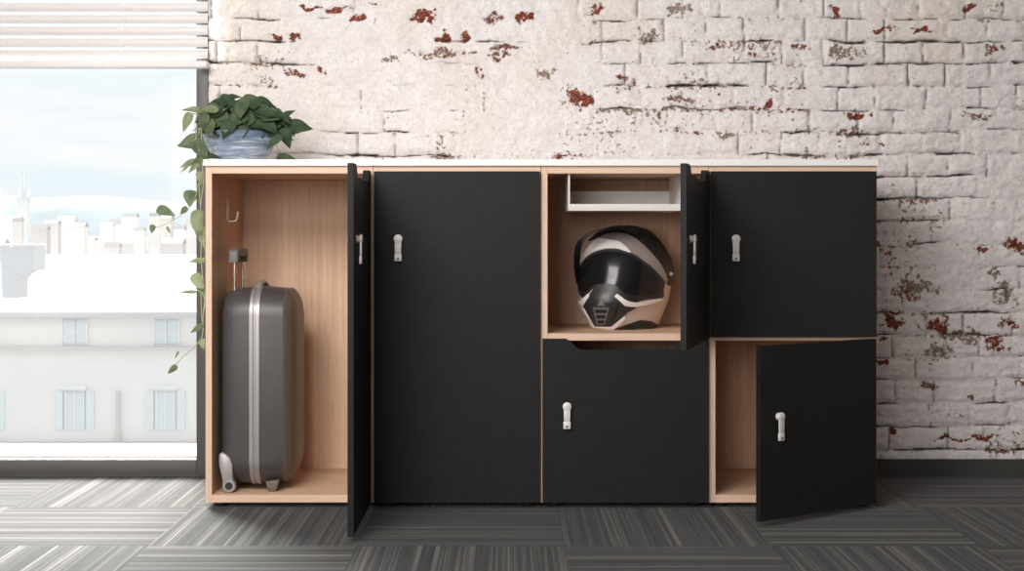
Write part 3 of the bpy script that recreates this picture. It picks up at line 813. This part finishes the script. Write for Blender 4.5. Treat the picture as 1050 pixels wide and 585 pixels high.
    eye = [(593.5, 298), (593, 285), (596, 272), (604, 262), (617, 256.3), (632, 255.5), (646, 259), (660, 267.5), (672, 278), (680.5, 288), (680, 298), (679, 305), (662, 307), (648, 310), (640, 307), (633, 302), (629, 294), (611, 294), (604, 300), (598, 305)]
    patch('eyeport_trim', eye, black, 0, .0025)
    vis = [(596, 296), (595.5, 286), (598, 274), (605, 265), (617, 259.5), (632, 258.5), (645, 262), (658, 270), (670, 280.5), (675, 289), (675, 299), (660, 303), (640, 300), (630, 292), (611, 291.5), (602, 298)]
    patch('visor', vis, visor, .0015, .003)
    patch('crown', [(604, 247), (612, 238.5), (625, 233), (642, 230.5), (656, 233), (668, 240), (679, 252), (688, 268), (691.5, 281), (687, 292), (683.5, 290), (682, 281), (676, 270), (667, 259), (655, 247.5), (643, 240.5), (628, 239), (615, 243)], black, .002, .0045)
    patch('visor_hood', [(616, 244.5), (628, 239.8), (643, 241.2), (655, 248.2), (667, 259.7), (676, 270.7), (681.5, 281), (683, 289), (679, 286), (671, 276.5), (660, 266.5), (646, 258), (637, 249)], grey, .002, .0045)
    patch('brow_panel', [(593.5, 275), (598, 263), (605, 253), (614, 245.5), (624, 243.6), (635, 248), (647, 259.3), (632, 255.2), (617, 255.8), (604, 261.5), (596, 271)], bright, .0015, .0045)
    for pl in ([(592, 307), (597, 308.6), (604.5, 301.5), (606, 304), (599, 313), (595, 311.5)],
               [(630, 304.2), (632.6, 301.2), (641, 307.4), (652, 310.2), (662, 309), (676, 305.5), (679, 307), (660, 312), (650, 313.3), (640.5, 312.8)],
               [(596.5, 312.5), (599, 314), (610.5, 333.5), (627, 333.5), (640, 323), (641, 325.5), (629, 336.5), (609, 336.5), (604, 331)]):
        patch('accent_strip', pl, white, .004, .0050, sharp=True)
    ch = patch('chin_guard', [(611, 293), (631, 293), (643, 304), (651.5, 314.5), (643, 319), (627, 333.5), (611, 333.5), (599.5, 313), (606, 302)], blackg, .002, .005, sharp=True)
    patch('vent_surround', [(609.5, 314), (624.5, 314), (620.5, 331), (613.5, 331)], steel, .006, .003, sharp=True, par=ch, step=1.2)
    for pl in ([(611.5, 316), (622.5, 316), (621.8, 319.3), (612.3, 319.3)], [(612.6, 321.5), (621.3, 321.5), (620.6, 324.6), (613.4, 324.6)], [(613.9, 326.6), (620.1, 326.6), (619.5, 329.4), (614.5, 329.4)]):
        patch('vent_slot', pl, foam, .0085, .0015, sharp=True, par=ch, step=1.)
    patch('vent_arrow', [(617, 307.5), (621, 312.6), (613, 312.6)], steel, .006, .0035, sharp=True, par=ch, step=1.)
    patch('chin_vent', [(632, 312), (635, 311), (631, 324), (627, 328)], foam, .006, .0015, sharp=True, par=ch, step=1.)
    patch('neck_roll', [(608, 338.4), (628, 338.2), (641, 333), (657, 327.8), (668, 329), (674.5, 332.6), (673.5, 337), (658, 338.5), (630, 339.5), (612, 339.5)], black, .001, .0035, sharp=True)
    h, n = hit(686.3, 280.5); b = NB(); tube(b, [h, h + Vector((.4, -.9, 0)).normalized() * .014], [.0085, .007], 16); b.transform(Matrix.Translation(-base)); link('pivot_screw', b, plain('screw_nickel', (.55, .5, .47, 1), .3, .6), t, smooth=True, auto=35)
    # peak: an arched brim carried in front of the brow, from temple to temple
    def C(px, py, y): return W(px, py, CD + y)
    front = smoothcurve([C(591, 292, .26), C(588.3, 275, .215), C(588.5, 258, .18), C(592, 247.5, .155), C(602, 239.5, .14), C(618, 235.2, .14), C(636, 235.4, .165), C(653, 241.5, .21)], 5)
    rear = smoothcurve([C(595, 288, .29), C(594.6, 275, .25), C(595.2, 262, .215), C(597.8, 250.5, .19), C(604.5, 241.8, .20), C(614, 236.8, .24), C(635, 231.0, .27), C(660, 235.5, .29)], 5)
    mid = [(f * .45 + r_ * .55) + Vector((-.0015, 0, .0025)) for f, r_ in zip(front, rear)]
    b = NB(); n = len(front); rows = []
    for crv in (front, mid, rear): rows.append([b.verts.new(p) for p in crv])
    gap0, gap1 = 8, 21
    for r_ in range(2):
        for i in range(n - 1):
            b.faces.new((rows[r_][i], rows[r_][i + 1], rows[r_ + 1][i + 1], rows[r_ + 1][i]))
    bmesh.ops.recalc_face_normals(b, faces=b.faces)
    b.transform(Matrix.Translation(-base)); o = link('peak', b, black, t, smooth=True)
    sd = o.modifiers.new('s', 'SOLIDIFY'); sd.thickness = .0045; sd.offset = 0
    ss = o.modifiers.new('b', 'SUBSURF'); ss.levels = 1; ss.render_levels = 1
helmet()

# ------------------------------------------------------------------ plant
def plant():
    glaze = N('blue_glaze'); tc = glaze.n('ShaderNodeTexCoord'); mp = glaze.n('ShaderNodeMapping'); mp.inputs['Scale'].default_value = (5, 5, 46)
    glaze.l(tc.outputs['Object'], mp.inputs[0]); nz = glaze.n('ShaderNodeTexNoise', i_Scale=1.6, i_Detail=6., i_Roughness=.7); glaze.l(mp.outputs[0], nz.inputs['Vector'])
    sp = glaze.n('ShaderNodeSeparateXYZ'); glaze.l(tc.outputs['Object'], sp.inputs[0])
    f = glaze.math('ADD', nz.outputs['Fac'], glaze.math('SUBTRACT', .08, glaze.math('MULTIPLY', sp.outputs['Z'], 2.0)))
    glaze.l(glaze.ramp(f, (.28, (.09, .13, .20, 1)), (.42, (.15, .20, .29, 1)), (.53, (.33, .38, .46, 1)), (.62, (.62, .64, .67, 1))), glaze.p.inputs['Base Color'])
    glaze.p.inputs['Roughness'].default_value = .35
    def leafmat(name, a, b_, tr):
        m = N(name); oi = m.n('ShaderNodeTexCoord'); z = m.n('ShaderNodeTexNoise', i_Scale=30., i_Detail=3.); m.l(oi.outputs['Object'], z.inputs['Vector'])
        c = m.ramp(z.outputs['Fac'], (.3, a), (.7, b_)); m.l(c, m.p.inputs['Base Color']); m.p.inputs['Roughness'].default_value = .6; m.p.inputs['Specular IOR Level'].default_value = .2
        tl = m.n('ShaderNodeBsdfTranslucent'); m.l(c, tl.inputs[0]); mx = m.n('ShaderNodeMixShader'); mx.inputs[0].default_value = tr
        m.l(m.p.outputs[0], mx.inputs[1]); m.l(tl.outputs[0], mx.inputs[2]); m.l(mx.outputs[0], m.out.inputs['Surface']); return m.m
    dark = leafmat('dark_leaf', (.022, .042, .020, 1), (.060, .095, .045, 1), .12)
    mid = leafmat('mid_leaf', (.06, .09, .045, 1), (.13, .165, .09, 1), .2)
    pale = leafmat('pale_leaf', (.13, .165, .085, 1), (.23, .26, .15, 1), .22)  # sunlight through the trailing leaves is put into this lighter green
    stem = plain('pale_stem', (.33, .36, .20, 1), .6)
    soil = plain('potting_soil', (.03, .022, .016, 1), .95)
    Dp = 5.2; kx = Dp / FPX; c = Vector(((246.5 - XV) * kx, Dp - CD, 1.1893))
    t = thing('potted_plant', 'leafy trailing green plant in a blue glazed bowl on the worktop', 'plant', c)
    r = 38.3 * kx; h = CH + (YV - 136) * kx - 1.1887
    b = NB(); lathe(b, [(0, 0), (r * .60, 0), (r * .66, .004), (r * .80, h * .33), (r * .93, h * .68), (r * .985, h * .9), (r * 1.0, h), (r * .97, h + .002), (r * .94, h), (r * .90, h * .8), (0, h * .78)], seg=64)
    link('bowl', b, glaze.m, t, smooth=True, auto=60)
    b = NB(); lathe(b, [(0, h * .86), (r * .5, h * .86), (r * .89, h * .80), (r * .85, h * .785), (0, h * .785)], seg=32); link('soil', b, soil, t)
    def leaf(bm, pos, tip, nrm, L, Wd, mi, fold=.22, droop=.25):
        d = Vector(tip).normalized(); n = Vector(nrm); n = (n - d * n.dot(d))
        if n.length < 1e-3: n = d.orthogonal()
        n.normalize(); s = d.cross(n)
        prof = [(0, .0), (.04, .30), (.12, .46), (.25, .52), (.4, .48), (.55, .39), (.7, .27), (.84, .14), (.94, .05), (1, 0)]
        rows = []
        for (u, w) in prof:
            base_u = u - (.07 if 0 < u < .2 else 0)
            cpt = pos + d * (u * L) - n * (droop * L * u * u)
            row = []
            for q in (-1, -.5, 0, .5, 1):
                ww = w * Wd * q; back = (-.06 * L * abs(q) if u < .15 else 0)
                row.append(bm.verts.new(cpt + s * ww + d * back + n * (abs(q) * fold * w * Wd + .02 * L * math.sin(u * 9 + q * 3))))
            rows.append(row)
        for i in range(len(rows) - 1):
            for q in range(4):
                f = bm.faces.new((rows[i][q], rows[i][q + 1], rows[i + 1][q + 1], rows[i + 1][q])); f.material_index = mi; f.smooth = True
    rr = random.Random(12)
    b = NB(); sb = NB()
    # mound of leaves: (px,py) leaf centres in the crown outline
    def local(px, py, D): return W(px, py, D) - c
    top = lambda px: np.interp(px, [192, 205, 218, 232, 245, 258, 270, 285, 296, 304], [124, 113, 106, 98, 99, 99, 101, 108, 116, 128])
    bot = lambda px: np.interp(px, [192, 205, 218, 245, 270, 285, 296, 304], [134, 134, 138, 136, 136, 144, 140, 136])
    cnt = 0
    root0 = Vector((0, 0, h * .85))
    while cnt < 175:
        px = rr.uniform(206, 300); D = Dp + rr.uniform(-.12, .11); py = rr.uniform(top(px) + 7, bot(px) - 1)
        if abs(D - Dp) > .105 * (1 - ((px - 248) / 62) ** 2) ** .5 + .01 if abs(px - 248) < 62 else False: continue
        p = local(px, py, D)
        out = Vector((p.x, p.y * 1.0, 0)); 
        d = (out.normalized() * rr.uniform(.5, 1.2) + Vector((rr.uniform(-.6, .6), rr.uniform(-.9, .3), rr.uniform(-.75, .12))))
        nn = Vector((rr.uniform(-.4, .4), rr.uniform(-1., -.1), rr.uniform(.5, 1.2)))
        L = rr.uniform(.045, .078)
        mi = 0 if rr.random() < .68 else 1
        if px < 216 and rr.random() < .6: mi = 1
        leaf(b, p - d.normalized() * L * .5, d, nn, L, L * rr.uniform(.62, .85), mi, droop=rr.uniform(.1, .35))
        q = p - d.normalized() * L * .5
        if rr.random() < .35: tube(sb, smoothcurve([root0 + Vector((q.x * .3, q.y * .3, 0)), (root0 + q) * .5 + Vector((0, 0, .01)), q], 4), .0012, 5, mi=1)
        cnt += 1
    for i in range(60):
        px = rr.uniform(206, 282); py = rr.uniform(top(px) + 7, 133); p = local(px, py, Dp - .10 + rr.uniform(-.02, .03))
        d = Vector(((px - 245) / 45 + rr.uniform(-.8, .8), rr.uniform(-.5, -.1), rr.uniform(-.9, -.05))); L = rr.uniform(.05, .075)
        leaf(b, p - d.normalized() * L * .5, d, Vector((rr.uniform(-.5, .5), -1, rr.uniform(.3, 1.1))), L, L * rr.uniform(.6, .85), 0 if rr.random() < .6 else 1, droop=.2)
    # the distinctive leaves: (px, py of centre), tip direction in the picture, length px, width ratio, distance, shade
    SP = [(309, 130, 1, -.05, 24, .72, 5.14, 0), (294, 142, .35, -1, 22, .62, 5.12, 0), (288, 124, .9, .45, 22, .6, 5.12, 0), (296, 116, 1, .6, 15, .5, 5.13, 0), (236, 103, .9, -.25, 20, .6, 5.14, 0), (240, 99, 1, .1, 16, .45, 5.2, 0), (260, 101, 1, -.12, 20, .45, 5.13, 1), (274, 105, 1, -.45, 20, .42, 5.14, 0),
          (246, 137, -.2, -1, 18, .9, 5.08, 0), (232, 133, -.5, -.9, 20, .9, 5.07, 0), (280, 146, -1, -.9, 20, .42, 5.06, 0), (219, 160, 1, -.1, 17, .4, 5.04, 0), (295, 162, 1, -.1, 21, .5, 5.10, 0), (222, 105, -1, -.05, 22, .5, 5.12, 0),
          (193, 146, -.9, -.15, 25, .75, 5.05, 1), (207, 155, .6, -.9, 24, .6, 5.02, 1), (191, 126, -.4, -1, 21, .45, 5.05, 2), (197, 112, -1, .08, 22, .35, 5.05, 2), (212, 112, -1, .0, 22, .4, 5.06, 2), (208, 126, -.3, -1, 20, .6, 5.05, 1), (214, 132, .2, -1, 20, .7, 5.05, 1),
          (192, 168, -1, -.35, 18, .45, 5.05, 2), (198, 172, -.7, -.7, 15, .4, 5.03, 2), (188, 174, -.9, -.6, 10, .3, 5.05, 2), (203, 163, -.9, -.4, 18, .5, 5.03, 1),
          (195, 204, -.1, -1, 17, .85, 5.05, 1), (200, 199, .9, .3, 14, .7, 5.06, 1), (171, 217, 1, -.35, 20, .55, 5.05, 1), (188, 216, -.7, -.6, 10, .7, 5.05, 1), (156, 235, -.3, -1, 9, .8, 5.05, 1), (173, 236, .5, -1, 8, .4, 5.05, 2), (203, 230, -.1, -1, 28, .60, 5.03, 2), (207, 243, .2, -1, 22, .5, 5.05, 2),
          (201, 267, -1, -.05, 17, .38, 5.05, 2), (204, 290, .5, -1, 20, .6, 5.04, 2), (192, 299, -1, 0, 18, .22, 5.05, 2), (208, 301, -.2, -1, 12, .6, 5.05, 1), (201, 337, -.9, -.5, 16, .4, 5.05, 1), (208, 353, .1, -1, 11, .7, 5.05, 2), (181, 364, -.6, -1, 9, .3, 5.05, 2), (176, 379, -.8, -.6, 13, .55, 5.05, 1), (205, 183, .2, -1, 14, .5, 5.04, 2)]
    for (px, py, dx, dz, Lp, wr, D, mi) in SP:
        p = local(px, py, D); d = Vector((dx, rr.uniform(-.15, .1), dz)); L = Lp * D / FPX
        leaf(b, p - d.normalized() * L * .5, d, Vector((rr.uniform(-.3, .3), -1, .55)), L, L * wr, mi, fold=.18, droop=.12)
    for bm_ in (b, sb):
        for v in bm_.verts:
            w = v.co + c
            if w.x > -1.043 and w.z < 1.1905:
                if w.z > 1.172: v.co.z = 1.1905 - c.z
                else: v.co.x = -1.0435 - c.x
    link('foliage', b, [dark, mid, pale], t)
    V = [[(225, 128, 5.15), (211, 118, 5.08), (207, 130, 5.05), (206, 150, 5.04), (204, 175, 5.05), (205, 205, 5.05), (207, 235, 5.05), (206, 262, 5.05), (208, 285, 5.05), (210, 305, 5.05), (208, 325, 5.05), (207, 345, 5.05), (196, 358, 5.05), (186, 367, 5.05), (178, 377, 5.05)],
         [(222, 126, 5.14), (205, 116, 5.06), (200, 128, 5.04), (203, 150, 5.02), (208, 172, 5.03), (203, 190, 5.04), (199, 206, 5.04), (190, 217, 5.05), (178, 225, 5.05), (166, 231, 5.05), (158, 233, 5.05)],
         [(220, 122, 5.12), (203, 112, 5.06), (192, 112, 5.05)], [(206, 120, 5.06), (196, 116, 5.05), (193, 124, 5.05)], [(207, 330, 5.05), (205, 300, 5.05), (196, 299, 5.05)], [(208, 246, 5.05), (211, 262, 5.05), (205, 268, 5.05)],
         [(206, 130, 5.05), (201, 142, 5.05), (196, 145, 5.05)], [(205, 160, 5.04), (209, 180, 5.04), (207, 200, 5.04), (204, 222, 5.04)], [(208, 318, 5.05), (211, 310, 5.05), (207, 300, 5.05), (205, 293, 5.05)], [(300, 135, 5.13), (285, 132, 5.15)], [(290, 160, 5.12), (284, 150, 5.16), (278, 138, 5.18)]]
    for v in V: tube(sb, smoothcurve([local(*p) for p in v], 5), .0016, 6)
    link('vines', sb, [stem, plain('green_stem', (.07, .10, .04, 1), .7)], t, smooth=True)
plant()
